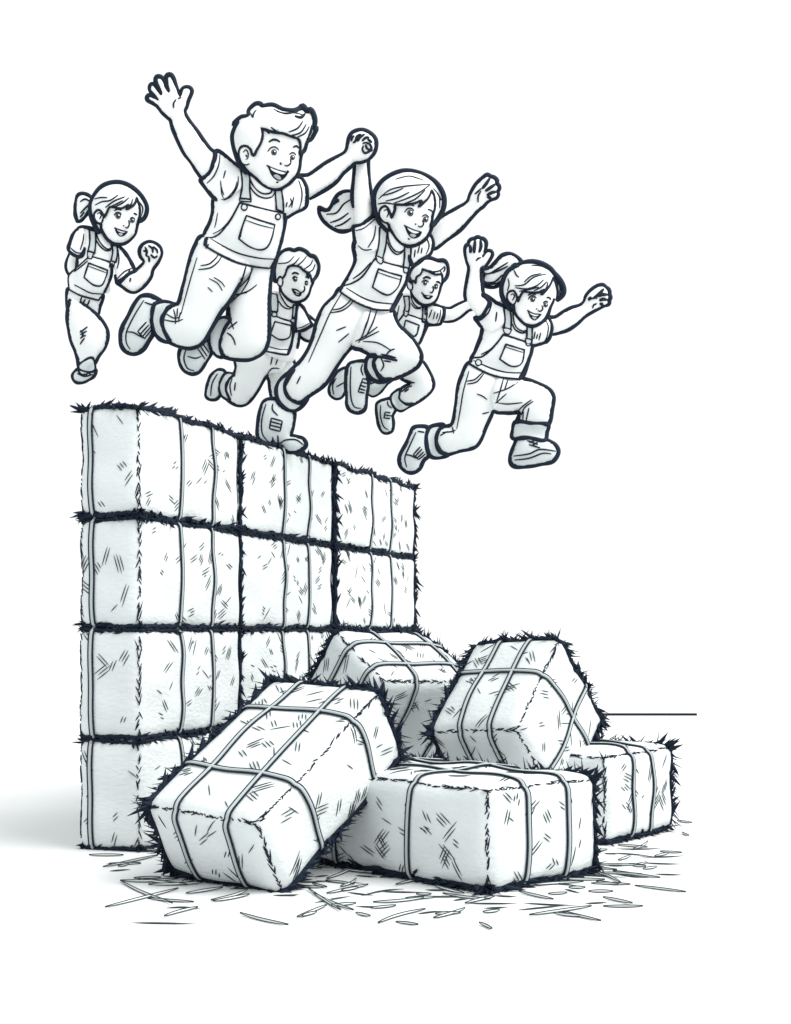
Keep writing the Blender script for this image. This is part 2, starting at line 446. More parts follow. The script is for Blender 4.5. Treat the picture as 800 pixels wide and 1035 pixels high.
    f.mouth('340,516! 370,530 420,548 474,560! 456,590 425,613 395,606 365,575', '352,524! 400,545 464,563! 440,574 400,564 366,546', '378,582 398,574 422,588 428,608 404,606')
    return f.finish()

# ================================================================== the girl he holds by the hand
def linked_girl():
    f = Figure(5.78, (225, 95, 520, 465), 'ponytailed girl pushing off the hay with her back foot, arm up to the boy\'s fist', GROUP)
    B = 2.1
    f.frame(290, 120, .125)
    f.piece('hair/ponytail', '720,640 640,600 530,588 470,590 420,615 385,662 358,720 320,745 262,715! 268,770 310,832 380,885 460,905 560,870~ 720,760~', z=-12, k=.4, w=2.0)
    f.line('hair/ponytail', '320,770 400,760 460,690 520,650|350,840 430,810 500,760|390,870 450,850 520,800', .9)
    f.line('hair/ponytail', '375,690 400,665 425,660', 2.4)
    # raised arm
    f.frame(350, 160, .2)
    f.piece('body', '45,-20 35,-75 60,-100 105,-100 132,-70 120,-25 108,10 113,90 122,170 130,230 134,330~ 100,400~ 50,390~ 45,340~ 40,250 36,180 42,100 47,30', z=0, k=.75, w=2.1, body='skin')
    f.frame(350, 160, .2)
    # far arm
    f.piece('body', '425,340 500,290 560,255 612,222 632,178 660,132 695,98 715,84 728,95! 745,98 760,112 754,128! 769,138 771,155 760,165! 768,180 758,198 735,205 712,218 690,242 668,258 620,310 570,362 510,408 440,458~ 390,450~ 390,380~', z=-6, k=.72, w=2.1, body='skin')
    f.line('body', '688,152 708,128 728,98|704,165 728,148 754,130|712,186 738,172 760,168|735,203 715,192', 1.5)
    f.line('body', '650,180 668,165 684,150|682,165 668,190 668,222', .8)
    # trailing leg and its shoe
    f.frame(240, 320, .2)
    f.piece('shoe#1', '190,418 140,426 120,465 108,540 106,600 135,635 175,652 215,650 255,680 310,678 344,650 330,618 285,605 268,600 282,545 284,480 240,465 205,440', z=0, k=.6, w=2.0)
    f.line('shoe#1', '145,440 124,520 126,590 155,632|180,440 178,470 205,500|205,600 207,645|212,648 240,625 295,622 335,648', .8)
    f.line('shoe#1', '172,512 228,528|168,530 224,545|165,548 222,562|162,566 216,580|172,512 162,566|228,528 216,580', .8)
    f.frame(300, 230, .2)
    f.piece('overalls', '230,305 190,350 140,400 108,470 90,540 65,610 30,668 -10,708 -45,740^ -60,790^ -50,850^ -10,880^ 30,882 60,850 140,790 200,700 255,625 300,580~ 360,520~ 420,440~ 400,400~ 320,365~', z=4, k=.55, w=B, body='cloth')
    f.frame(240, 320, .2)
    f.piece('overalls/cuff#1', '282,272 228,310 204,345 199,385 214,430 250,466 292,473 330,448 352,414 320,432 280,425 250,395 240,352 264,300', z=4, k=.45, w=1.9)
    f.frame(300, 230, .2)
    f.line('overalls', '225,335 170,430 130,520 95,600 60,680|20,750 0,790|265,535 210,580|250,500 200,520', .7)
    # forward leg
    f.frame(340, 330, .15)
    f.piece('shoe#2', '195,240 130,240 90,256 74,310 70,400 75,470 75,520 95,560 140,577 180,563 196,530 202,460 212,400 205,330 190,290', z=10, k=.6, w=2.0)
    f.line('shoe#2', '100,270 95,380 100,480 122,540 168,552|178,252 168,290 182,330', .8)
    f.line('shoe#2', '180,350 215,360|172,372 208,384|164,396 202,408|156,418 196,430|150,440 192,448|180,350 148,440', .8)
    f.piece('overalls', '108,128 165,150 225,182 265,203^ 248,240^ 262,300^ 305,350^ 370,354 430,332 500,300 552,258 570,200 550,140 500,70 430,5 402,-40 367,-113~ 200,-115~ 130,20~', z=10, k=.5, w=B, body='cloth')
    f.piece('overalls/cuff#2', '268,199 228,200 206,225 200,265 212,310 235,342 275,367 320,372 365,354 312,352 272,302 254,245', z=10, k=.45, w=1.9)
    f.line('overalls', '262,203 330,207 412,229', 1.7)
    f.line('overalls', '300,185 350,195 405,210|320,230 370,238|330,200 360,165 395,150|300,210 320,260 300,300', .8)
    f.line('overalls', '130,100 200,60 280,0|160,95 230,60 290,30|180,100 280,110 370,160|150,110 180,50 205,-30', .7)
    # shirt
    f.frame(300, 230, .2)
    f.piece('shirt', '292,90 315,40~ 370,-20~ 440,-40~ 560,30~ 640,40~ 680,60~ 680,110~ 640,155 582,200 552,270 502,360 470,424~ 400,420~ 320,395~ 225,320 238,290 270,235 300,165', z=0, k=.42, w=B, body='cloth')
    f.frame(350, 160, .2)
    f.piece('shirt', '38,345! 88,332 137,288! 160,310~ 188,350~ 196,400~ 155,470~ 85,475~ 52,430', z=3, k=.42, w=1.9, body='cloth')
    f.line('shirt', '48,365 95,350 145,306|60,440 90,462 130,460|150,340 140,400 110,450', .7)
    f.piece('shirt', '390,380 412,375 432,402 436,440 420,482 378,506 335,535 320,480~ 340,420~', z=-4, k=.42, w=1.9, body='cloth')
    f.line('shirt', '405,395 420,440 405,484|372,440 362,480|350,460 345,500|385,450 380,480', .7)
    # neck
    f.piece('body', '212,335 215,400 228,440 255,470 285,466 300,440~ 262,390~', z=4, k=.5, w=.9, body='skin')
    f.line('shirt', '208,420 228,462 258,485 288,472', .8)
    # bib
    f.frame(300, 230, .2)
    f.piece('overalls', '395,158! 470,182 566,205!* 548,280* 508,350* 474,417! 400,414 320,387 262,352 222,325! 238,296 282,280 335,245', k=.13, w=1.0, eps=1.2)
    f.line('overalls', '252,305 330,352 400,376 490,385|375,175 330,225 285,258', .8)
    f.piece('overalls/pocket', '414,208! 470,228 531,244! 512,300 470,338 430,330 384,300!', k=.06, w=.9, eps=.9, back=False)
    f.line('overalls/pocket', '412,226 470,246 524,262', .55)
    f.line('overalls', '180,415 220,408 255,385 275,360|170,430 225,420 265,395 285,370|375,415 360,470 335,540|405,420 385,480 350,550', .75)
    f.piece('overalls/strap#1', '420,0! 456,0! 452,80 432,166! 400,150! 416,80', k=.12, w=.9, eps=.7, back=False)
    f.piece('overalls/strap#2', '545,90! 580,88! 576,150 568,206! 540,196! 546,140', k=.12, w=.9, eps=.7, back=False)
    f.piece('overalls/buckle#1', '402,140! 440,158! 428,182 408,168', k=.25, w=.7, eps=.6, back=False)
    f.piece('overalls/buckle#2', '', circle=(552, 214, 12, 14), k=.25, w=.7, eps=.6, back=False)
    # ponytail, head
    f.frame(350, 160, .2)
    f.piece('body', '210,330 230,362 260,410 300,437 345,437 395,407 427,355 442,300 460,230~ 440,150~ 370,95~ 280,90~ 200,130~ 165,220~ 180,300~', z=12, k=.62, w=1.9, body='skin')
    f.piece('body', '', circle=(378, 332, 16, 14), k=.45, w=0, body='skin', back=False, sm=2)
    f.piece('body', '226,265 205,240 180,252 170,285 186,314 212,322~ 230,300~', z=14, k=.35, w=.9, body='skin')
    f.line('body', '190,265 205,258 214,275 205,298', .6)
    f.piece('hair', '212,367 180,337 155,282 144,222 148,170 180,120 230,85 290,64 350,67 410,90 460,130 491,185 493,242 470,292 428,345!^ 438,290^ 450,240^ 446,192^ 432,160!^ 412,202^ 368,245!^ 380,213^ 335,228^ 285,232^ 250,232^ 245,262^ 230,300!^ 220,265^ 200,240^ 175,255^ 170,285^ 186,315^ 214,332^', z=10, k=.24, w=2.2, eps=1.4)
    f.line('hair', '165,205 220,160 300,140 422,130|240,226 300,205 370,172 425,132|160,230 200,225 245,232|175,190 230,175 290,150|290,230 350,205 400,160|440,150 470,190 472,250|455,165 482,210|200,215 260,200 320,170|250,105 320,90 390,110', .8)
    f.eye(1, (325, 275), 15, '295,272 312,253 332,253 344,264')
    f.eye(2, (403, 308), 13, '383,294 402,284 420,298')
    f.line('eyebrow#1', '300,240 325,234 345,240', .8)
    f.line('eyebrow#2', '414,256 430,262 440,274', .8)
    f.line('body', '386,312 392,332 380,346 364,342|352,328 350,336|294,336 300,344|312,405 322,410', .7)
    f.mouth('298,340! 340,360 382,372! 365,396 335,401 312,376', '306,347! 340,363 374,372! 350,380 322,368', '322,386 338,380 354,390 340,399')
    return f.finish()

# ================================================================== the boy behind the two
def curly_boy():
    f = Figure(6.10, (200, 240, 350, 455), 'wavy-haired boy half hidden between the tall boy and the girl, mouth wide open', GROUP)
    B = 1.7
    f.frame(110, 250, .25)
    f.piece('body', '655,200 610,222 570,262 540,268 512,262 498,275! 494,290 502,298! 500,312 514,318! 522,330 545,322 580,322 620,305 655,290', z=-6, k=.6, w=1.2, body='skin')
    f.frame(240, 320, .2)
    f.piece('shoe#1', '195,430 250,440 256,520 246,585 185,595 155,560 165,480', z=-8, k=.6, w=1.2)
    f.piece('body', '285,40 300,75 345,116 390,114 450,70 500,30 540,12! 562,0 560,-18! 566,-30 556,-42! 548,-58 520,-60 492,-45 470,-10 430,30 395,25 340,-10', z=-2, k=.6, w=B, body='skin')
    f.frame(110, 250, .25)
    f.piece('shoe#2', '465,500 440,497 415,520 400,560 394,597 410,613 436,610 452,585 450,545 470,520', z=4, k=.6, w=1.7)
    f.line('shoe#2', '440,510 418,550 412,600', .7)
    f.piece('overalls', '640,490 650,540 655,580 668,622 720,645 760,560 735,425~ 680,415~', z=-8, k=.5, w=B, body='cloth')
    f.piece('overalls', '520,430 515,490 500,520 478,530 466,570 478,610 520,638 560,630 600,580 640,515~ 700,500~ 722,425~ 640,415~', z=4, k=.5, w=B, body='cloth')
    f.piece('overalls/cuff#1', '506,514 472,510 452,540 446,575 460,602 488,614 474,575 484,538', z=4, k=.45, w=1.5)
    f.line('overalls', '500,530 490,560 496,600|512,545 508,580|690,430 675,475|665,425 655,475|640,515 660,490 690,490', .7)
    # shirt, sleeve
    f.frame(260, 240, .125)
    f.piece('shirt', '60,470~ 130,430~ 200,450~ 270,540~ 330,535~ 365,565~ 402,640~ 350,740 320,900~ 290,1000~ 150,980~ 60,900~', z=0, k=.42, w=B, body='cloth')
    f.piece('shirt', '330,545 365,562 402,630 442,706! 382,740 312,756! 315,640', z=2, k=.4, w=B, body='cloth')
    f.line('shirt', '425,690 375,720 318,735', .6)
    f.piece('body', '190,390 185,440 210,500 250,555 290,560 310,530~ 270,440~', z=4, k=.5, w=.9, body='skin')
    f.line('shirt', '175,510 200,550 240,575 275,575', .7)
    f.frame(110, 250, .25)
    f.piece('overalls', '655,268! 700,288 742,300!* 747,330* 738,390* 722,434! 690,430 636,420! 632,360 640,300', k=.12, w=.9, eps=1.0)
    f.line('overalls', '645,400 690,412 728,412', .6)
    f.piece('overalls/pocket', '672,300! 738,316! 730,362 692,372 655,350!', k=.06, w=.8, eps=.8, back=False)
    f.frame(260, 240, .125)
    f.piece('overalls/strap#1', '108,450! 160,460! 168,530 164,600! 116,596! 112,530', k=.12, w=.8, eps=.7, back=False)
    f.piece('overalls/strap#2', '292,545! 322,548! 322,600 316,645! 286,645! 290,600', k=.12, w=.8, eps=.7, back=False)
    f.piece('overalls/buckle#1', '', circle=(140, 622, 20, 18), k=.25, w=.7, eps=.6, back=False)
    f.piece('overalls/buckle#2', '', circle=(294, 676, 20, 20), k=.25, w=.7, eps=.6, back=False)
    f.piece('body', '190,330 192,400 212,450 258,495 310,517 372,502 412,460 432,400 452,335~ 430,220~ 340,160~ 240,180~ 180,250~', z=8, k=.62, w=1.6, body='skin')
    f.piece('body', '', circle=(368, 425, 22, 20), k=.45, w=0, body='skin', back=False, sm=2)
    f.piece('body', '208,338 182,318 166,345 172,382 202,388', z=10, k=.35, w=.8, body='skin')
    f.piece('hair', '165,352 145,345 140,275 152,205 172,150 212,110 258,95 300,106 342,93 392,112 425,145 465,158 492,205 498,247 482,302 440,357!^ 432,310^ 410,286^ 375,262^ 345,236^ 300,226^ 260,232^ 240,258^ 226,300^ 206,328!^ 190,315^ 172,330^', z=6, k=.24, w=1.8, eps=1.2)
    f.line('hair', '170,210 250,200 300,150|240,235 300,210 345,160|320,230 370,190 400,150|380,255 430,220 450,180|410,285 450,260 470,215', .7)
    f.line('hair', '430,275 405,300 435,318', 1.4)
    f.eye(1, (308, 338), 17, '284,332 302,315 328,326', hl=(.3, -.4))
    f.eye(2, (400, 372), 13, '386,358 402,352 414,366')
    f.line('eyebrow#1', '280,294 308,284 340,296', 1.0)
    f.line('eyebrow#2', '390,318 408,320 420,332', .9)
    f.line('body', '382,392 386,418 372,440 352,442|330,425 332,438', .7)
    f.mouth('282,415! 320,422 358,452! 345,472 318,468 296,445', '292,420! 320,430 350,450! 322,446', '308,456 326,452 338,464')
    return f.finish()

# ================================================================== the boy behind the girl
def smiling_boy():
    f = Figure(6.10, (325, 240, 500, 450), 'boy with a swept quiff behind the linked girl, smiling, one arm stretched out sideways', GROUP)
    B = 1.7
    f.frame(390, 250, .125)
    f.piece('body', '390,480~ 470,490 520,497 565,475 620,447 680,425 735,398 790,412 850,440 890,470 930,520 925,532 880,492! 920,560 908,570 862,508! 895,585 880,590 842,522! 860,590 846,594 822,530 790,502 740,494 680,502 650,522 600,562 540,592 460,597~ 390,600~', z=0, k=.7, w=1.7, body='skin')
    f.piece('body', '110,440 60,470 0,500 -80,520 -150,500 -190,480! -215,490 -200,505! -215,520 -195,530! -170,545 -100,575 0,560 90,540', z=-6, k=.7, w=1.3, body='skin')
    f.frame(240, 320, .2)
    f.piece('shoe#1', '482,330 510,280 552,262 560,300 550,345 532,400 500,413 474,396 467,360', z=-6, k=.6, w=1.6)
    f.line('shoe#1', '500,310 482,350 488,395|500,355 545,330', .7)
    f.frame(340, 330, .15)
    f.piece('overalls', '380,220 300,330 220,380 215,420 260,440 330,395 420,330 480,260', z=-8, k=.45, w=1.4, body='cloth')
    f.piece('overalls/cuff#1', '212,398 300,368 362,350 332,400 282,455 240,468 210,440', z=-8, k=.45, w=1.5)
    f.piece('shoe#2', '375,488 330,495 290,510 273,530 279,600 290,660 310,705 340,716 375,700 381,650 378,600 397,560 392,520', z=4, k=.6, w=1.7)
    f.line('shoe#2', '300,530 298,600 318,670 352,697|345,500 352,530 375,550', .7)
    f.line('shoe#2', '330,575 388,585|326,595 384,604|324,615 380,622|330,575 322,620', .7)
    f.piece('overalls', '430,338~ 400,290~ 490,200~ 570,228 622,300 653,380 641,430 600,472 520,522 458,540 415,510 410,455 455,410 500,384 470,365', z=4, k=.5, w=B, body='cloth')
    f.piece('overalls/cuff#2', '432,424 385,450 369,480 378,522 400,552 440,567 492,540 518,521 465,520 424,485', z=4, k=.45, w=1.5)
    f.line('overalls', '430,340 470,365 500,384|470,360 520,380|460,375 530,378|440,440 480,410 510,400|460,440 490,420', .9)
    f.frame(390, 250, .125)
    f.piece('shirt', '50,590 70,500 95,440 140,372~ 210,380~ 300,460~ 350,460~ 400,480~ 340,560~ 336,610 310,682 267,782~ 200,850~ 60,800', z=0, k=.42, w=B, body='cloth')
    f.piece('shirt', '330,468 385,465 472,490! 466,550 442,616! 380,622 335,612 322,540', z=2, k=.4, w=B, body='cloth')
    f.line('shirt', '447,500 440,560 420,608|400,520 385,580|375,500 350,570|425,530 410,580|110,470 95,540 85,600', .6)
    f.piece('body', '212,360 216,430 258,482 300,475 312,455~ 262,410~', z=4, k=.5, w=.8, body='skin')
    f.line('shirt', '205,450 240,490 285,495', .7)
    f.piece('overalls', '150,535! 240,562 327,596!* 308,682* 266,784! 200,760 100,700 70,620 110,590', k=.12, w=.9, eps=1.0)
    f.piece('overalls/pocket', '163,588! 272,630! 252,700 225,716 148,650!', k=.06, w=.8, eps=.8, back=False)
    f.line('overalls', '262,640 255,690 235,712', .5)
    f.piece('overalls/strap#1', '146,395! 188,395! 192,480 180,535! 148,525! 158,470', k=.12, w=.8, eps=.7, back=False)
    f.piece('overalls/strap#2', '300,468! 334,470! 334,540 326,602! 296,590! 302,530', k=.12, w=.8, eps=.7, back=False)
    f.piece('overalls/buckle#1', '146,510! 186,522! 170,556 150,545', k=.25, w=.7, eps=.6, back=False)
    f.piece('overalls/buckle#2', '', circle=(308, 592, 13, 14), k=.25, w=.7, eps=.6, back=False)
    f.piece('body', '205,335 214,372 235,402 270,442 320,462 372,452 408,420 427,370 442,310 462,260~ 450,180~ 380,130~ 300,120~ 240,160~ 212,230~ 196,290~', z=8, k=.62, w=1.6, body='skin')
    f.piece('body', '', circle=(376, 352, 20, 17), k=.45, w=0, body='skin', back=False, sm=2)
    f.piece('body', '216,278 192,255 175,280 179,322 200,345 218,330', z=10, k=.35, w=.8, body='skin')
    f.line('body', '190,285 202,280 206,305', .5)
    f.piece('hair', '205,280 192,230 214,175 250,130 310,93 362,89 420,108 472,108 498,140 504,192 491,238 458,280!^ 458,235^ 450,215^ 400,216^ 342,190^ 298,174!^ 282,215^ 250,240^ 242,287!^ 226,268^ 216,272^', z=6, k=.24, w=1.8, eps=1.2)
    f.line('hair', '440,185 455,210|470,150 480,170 466,200|380,195 430,190 470,160|345,185 400,205', .8)
    f.eye(1, (319, 290), 15, '290,282 312,265 340,272 348,282', hl=(.3, -.45))
    f.eye(2, (408, 321), 14, '392,306 408,298 424,308', hl=(.3, -.45))
    f.line('eyebrow#1', '302,252 332,238 366,252', 1.1)
    f.line('eyebrow#2', '408,278 428,278 442,292', 1.0)
    f.line('body', '382,310 388,344 374,366 358,364|288,362 300,372|372,392 382,398', .7)
    f.mouth('292,365! 320,387 378,394! 352,416 318,408', '304,376! 325,390 366,396! 340,404', None)
    return f.finish()

# ================================================================== the girl far left
def fist_girl():
    f = Figure(5.70, (45, 175, 180, 395), 'ponytailed girl at the left end, leaping with one clenched fist beside her chin', GROUP)
    B = 1.9
    f.frame(60, 270, .15)
    f.piece('shoe#1', '130,690 190,702 240,692 238,722 205,752 150,775 105,765 92,725', z=4, k=.6, w=1.7)
    f.line('shoe#1', '120,715 170,735 225,722|150,700 160,730|175,702 185,730|200,700 208,725', .8)
    f.piece('shoe#2', '150,640 190,650 205,690 190,715 150,718 130,690', z=-14, k=.55, w=1.2)
    f.piece('overalls', '75,230~ 200,260~ 255,330 285,400 270,480 220,560 190,640 150,645 120,560 85,400', z=-14, k=.5, w=1.3, body='cloth')
    f.piece('overalls', '66,140~ 200,170~ 290,180 272,260 250,330~ 150,345~ 64,300', z=-6, k=.5, w=1.7, body='cloth')
    f.piece('overalls', '78,215~ 135,236 200,280 260,335 308,400 323,460 305,540 262,600 237,645 190,690 142,676 128,620 108,560 84,500 66,420 58,330', z=6, k=.5, w=B, body='cloth')
    f.piece('overalls/cuff#1', '140,652 212,610 235,640 237,692 190,704 132,684', z=6, k=.4, w=1.4)
    f.line('overalls', '138,440 165,420 190,400|140,455 185,430|140,480 160,465 180,460|140,520 155,495 170,478|140,425 160,445 150,470|175,215 160,240|205,220 185,265|150,200 140,235', .8)
    f.frame(70, 170, .1375)
    f.piece('body', '60,540~ 20,600 -12,670 -20,730 0,775 40,800 90,790 130,770~ 120,700~ 80,715 55,705 58,670 90,620~', z=-12, k=.65, w=1.6, body='skin')
    f.piece('shirt', '62,446 140,442 215,470~ 310,560~ 352,558~ 352,640~ 322,740~ 300,830~ 285,920~ 100,900~ 60,800 62,700 70,600~ 48,520~', z=0, k=.42, w=B, body='cloth')
    f.piece('shirt', '110,445~ 70,446 35,480 8,550 -2,600 50,640 92,640 112,580~ 125,500~', z=2, k=.4, w=1.8, body='cloth')
    f.line('shirt', '4,580 50,618 96,622|108,480 100,540 80,600', .7)
    # bent arm with fist
    f.piece('body', '350,830 400,870 440,900 484,908 530,880 575,830 600,790 612,740 652,685 676,632 669,590 640,560 590,543 545,563 523,600 528,645 555,685 530,720 480,760 420,770~ 350,770~', z=4, k=.72, w=B, body='skin')
    f.line('body', '556,578 572,608 566,640 588,650|582,566 610,588 616,622|614,574 644,598 650,626|586,650 588,690|598,632 626,656 650,642|545,604 566,612', 1.0)
    f.line('body', '452,805 445,835', .8)
    f.piece('shirt', '310,575 360,573 412,630 454,700 484,757! 440,775 400,805 356,842! 340,780~ 322,680~', z=6, k=.42, w=B, body='cloth')
    f.line('shirt', '460,735 405,760 350,815|445,745 438,765|360,600 365,680 350,740', .7)
    f.piece('body', '200,440 205,490 230,545 275,590 302,590 310,560~ 270,480~', z=4, k=.5, w=.9, body='skin')
    f.line('shirt', '195,520 225,570 270,605 305,602', .8)
    f.frame(60, 270, .15)
    f.piece('overalls', '205,-74! 280,-55 353,-30!* 346,60* 303,170! 290,185 265,222! 200,206 135,186 66,150! 62,60 110,10', k=.13, w=.9, eps=1.1)
    f.line('overalls', '100,118 135,135 210,172 300,180|193,-45 140,0 100,30', .8)
    f.piece('overalls/pocket', '198,-28! 324,20! 315,60 285,120 230,118 167,68!', k=.06, w=.9, eps=.9, back=False)
    f.line('overalls/pocket', '192,-10 315,36', .5)
    f.frame(70, 170, .1375)
    f.piece('overalls/strap#1', '148,455! 192,465! 194,540 186,625! 138,610! 152,540', k=.12, w=.9, eps=.7, back=False)
    f.piece('overalls/strap#2', '316,560! 350,562! 354,620 344,690! 308,680! 320,620', k=.12, w=.9, eps=.7, back=False)
    f.piece('overalls/buckle#1', '136,605! 180,618! 164,665! 136,660!', k=.25, w=.7, eps=.6, back=False)
    f.piece('overalls/buckle#2', '304,678! 336,690! 320,735! 296,722!', k=.25, w=.7, eps=.6, back=False)
    # ponytail
    f.piece('hair/ponytail', '178,240 140,202 95,188 62,205 50,260 48,330 60,388! 85,382 115,350 148,300 165,268', z=-4, k=.45, w=1.8)
    f.line('hair/ponytail', '80,245 115,225 150,240|80,330 120,290 155,255|80,360 110,320', .9)
    f.piece('body', '232,400 245,450 280,510 330,547 390,552 440,527 482,480 497,410 522,340~ 510,230~ 430,160~ 320,140~ 230,180~ 185,280~ 200,370~', z=10, k=.62, w=1.8, body='skin')
    f.piece('body', '', circle=(424, 422, 22, 19), k=.45, w=0, body='skin', back=False, sm=2)
    f.piece('body', '250,332 220,305 192,325 188,360 205,392 240,397', z=12, k=.35, w=.9, body='skin')
    f.line('body', '205,335 222,325 235,345 222,372', .6)
    f.piece('hair', '225,472 185,407 160,337 157,260 190,190 250,130 330,105 400,112 470,150 532,208 567,270 568,322 546,367 506,392!^ 520,322^ 512,262^ 494,218!^ 476,265^ 422,302!^ 434,268^ 385,292^ 335,285^ 295,285^ 276,325^ 256,362!^ 244,325^ 220,304^ 194,320^ 185,350^ 195,392^ 232,412^', z=8, k=.24, w=2.1, eps=1.4)
    f.line('hair', '190,270 240,245 300,235 360,195|265,288 330,240 410,208|330,285 390,255 440,215|425,300 455,265 465,225|300,285 350,260 395,235|510,240 540,290 530,350|185,225 230,215 280,215', .8)
    f.eye(1, (360, 350), 19, '328,346 348,325 374,328 384,340')
    f.eye(2, (465, 382), 16, '447,372 464,360 484,374')
    f.line('eyebrow#1', '330,312 355,300 385,308', .8)
    f.line('eyebrow#2', '474,328 500,342', .9)
    f.line('body', '438,380 442,412 428,438 412,434|402,418 398,426|330,436 342,442', .7)
    f.mouth('338,438! 380,455 428,466! 405,490 375,498 350,472', '346,444! 380,460 420,467! 395,474 364,464', '362,480 380,474 395,486 378,495')
    return f.finish()

# ================================================================== the girl at the right
def landing_girl():
    f = Figure(5.55, (390, 230, 625, 485), 'ponytailed girl at the right end of the leap, both arms up, one knee bent forward', GROUP)
    B = 2.1
    f.frame(530, 260, .125)
    f.piece('body', '160,492 250,490 310,452 380,415 450,392 488,360 505,312 550,265 600,233 640,227 656,245! 682,262 686,290 674,302! 692,312 690,337 672,344! 688,357 680,380 650,387 615,404 560,432 490,475 430,530 350,582 280,606 215,622~ 130,630~ 110,550~', z=-4, k=.72, w=2.0, body='skin')
    f.line('body', '560,332 600,302 645,255|602,315 635,300 674,302|610,350 640,338 672,345|640,386 615,372|520,345 545,320', 1.5)
    f.line('body', '555,412 565,385 590,375|545,335 575,325 590,335', .8)
    f.frame(460, 235, .125)
    f.piece('body', '95,550 90,470 105,380 118,290 100,230 88,170 90,120 105,98 118,108! 120,72 145,53 163,62! 170,46 190,40 207,54! 226,54 246,75 246,110 233,168 240,180! 250,160 270,148 292,151 301,175 286,205 256,250 226,287 212,312 207,360 215,430 228,500 300,555~ 280,640~ 200,690~ 140,625~', z=4, k=.72, w=2.0, body='skin')
    f.line('body', '124,165 128,130 118,100|156,165 160,110 165,60|198,160 212,110 208,58', 1.5)
    f.line('body', '172,228 190,208 212,202', .8)
    f.line('body', '240,170 225,195', 1.2)
    f.frame(400, 330, .225)
    f.piece('shoe#1', '145,460 90,454 70,480 50,530 24,580 24,622 45,647 76,654 106,637 122,600 152,572 142,520', z=6, k=.6, w=2.2)
    f.line('shoe#1', '92,475 62,540 42,590 50,632|44,575 70,580 92,592|100,470 130,475', .8)
    f.line('shoe#1', '80,575 112,540|88,584 120,550|96,592 128,562|104,598 134,572|80,575 104,598', .8)
    f.piece('overalls', '335,160 300,222 282,282 272,360 257,440 215,452^ 190,470^ 178,515^ 188,560^ 215,578 290,557 350,542 380,510 408,440 440,374~ 500,300~ 540,240~ 470,215~ 400,190~', z=6, k=.55, w=B, body='cloth')
    f.piece('overalls/cuff#1', '215,444 165,449 142,475 137,520 150,572 185,589 235,576 202,560 184,515 194,470', z=6, k=.45, w=1.9)
    f.line('overalls', '330,200 305,290 290,380 275,460|210,475 250,472 270,465|200,490 235,470|255,450 262,480|365,302 390,312 412,328|420,385 390,392', .7)
    f.piece('shoe#2', '555,497 610,492 660,503 712,530 729,565 705,602 650,617 580,627 530,622 518,590 536,535', z=2, k=.55, w=2.2)
    f.line('shoe#2', '530,582 600,572 650,552 722,560|535,600 600,592 660,570 700,572', .8)
    f.line('shoe#2', '592,512 640,530|602,522 630,510|612,535 640,520|600,530 650,545', .8)
    f.piece('overalls', '470,215~ 555,233 622,250 682,279 707,315 701,370 680,445 610,447 548,436 560,385 500,384 440,375~ 430,300~', z=2, k=.5, w=B, body='cloth')
    f.piece('overalls/cuff#2', '542,430 610,434 682,440 678,475 667,512 600,500 530,502 528,468', z=2, k=.45, w=1.9)
    f.line('overalls', '545,386 570,360 612,328|565,400 580,365 620,335|572,420 575,380|585,430 600,365|450,340 500,348 570,342|440,300 500,280 550,250|450,345 500,300|485,235 470,290 455,335|505,240 490,285', .7)
    # shirt
    f.piece('shirt', '398,-10~ 430,-80~ 520,-140~ 640,-100~ 690,-40~ 690,30~ 622,76 602,130 560,232~ 470,222~ 345,165 362,110 388,45', z=0, k=.42, w=B, body='cloth')
    f.frame(460, 235, .125)
    f.piece('shirt', '226,506 290,540 330,570 400,610~ 420,690~ 380,760~ 290,810~ 225,765 166,692! 215,682 256,622 278,560', z=3, k=.42, w=2.0, body='cloth')
    f.line('shirt', '300,565 275,640 220,702|340,640 330,720', .8)
    f.frame(530, 260, .125)
    f.piece('shirt', '70,560~ 120,510 182,488 213,530 216,590 202,640 180,680! 120,697 65,707~ 60,640~', z=-2, k=.45, w=2.0, body='cloth')
    f.line('shirt', '170,500 196,560 185,640 165,680|110,620 100,660|135,610 120,670|90,600 80,660', .7)
    f.frame(460, 235, .125)
    f.piece('body', '478,570 478,700 500,765 555,795 600,765~ 565,700~', z=4, k=.5, w=.9, body='skin')
    f.line('shirt', '460,730 490,785 545,812 600,795', .8)
    f.frame(400, 330, .225)
    f.piece('overalls', '485,36! 550,57 614,79!* 602,130* 578,190* 556,236! 470,227 405,206 333,168! 350,142 390,135 440,95', k=.13, w=1.0, eps=1.2)
    f.line('overalls', '350,152 430,187 500,206 572,207|472,52 430,100 385,125', .8)
    f.piece('overalls/pocket', '497,80! 579,105! 566,165 522,178 469,146!', k=.06, w=.9, eps=.9, back=False)
    f.line('overalls/pocket', '496,92 574,116', .5)
    f.piece('overalls/buckle#3', '', circle=(373, 162, 13, 13), k=.25, w=.7, eps=.6, back=False)
    f.line('overalls', '320,245 355,238 382,215 395,203|322,258 365,248 398,210', .75)
    f.frame(460, 235, .125)
    f.piece('overalls/strap#1', '396,612! 445,622! 456,700 452,782! 398,772! 406,700', k=.12, w=.9, eps=.7, back=False)
    f.piece('overalls/buckle#1', '388,765! 458,782! 440,818 405,812', k=.25, w=.7, eps=.6, back=False)
    f.frame(530, 260, .125)
    f.piece('overalls/strap#2', '24,550! 66,552! 66,640 60,702! 18,692! 24,620', k=.12, w=.9, eps=.7, back=False)
    f.piece('overalls/buckle#2', '14,655! 60,665! 50,712 18,705', k=.25, w=.7, eps=.6, back=False)
    # ponytail and head
    f.frame(460, 235, .125)
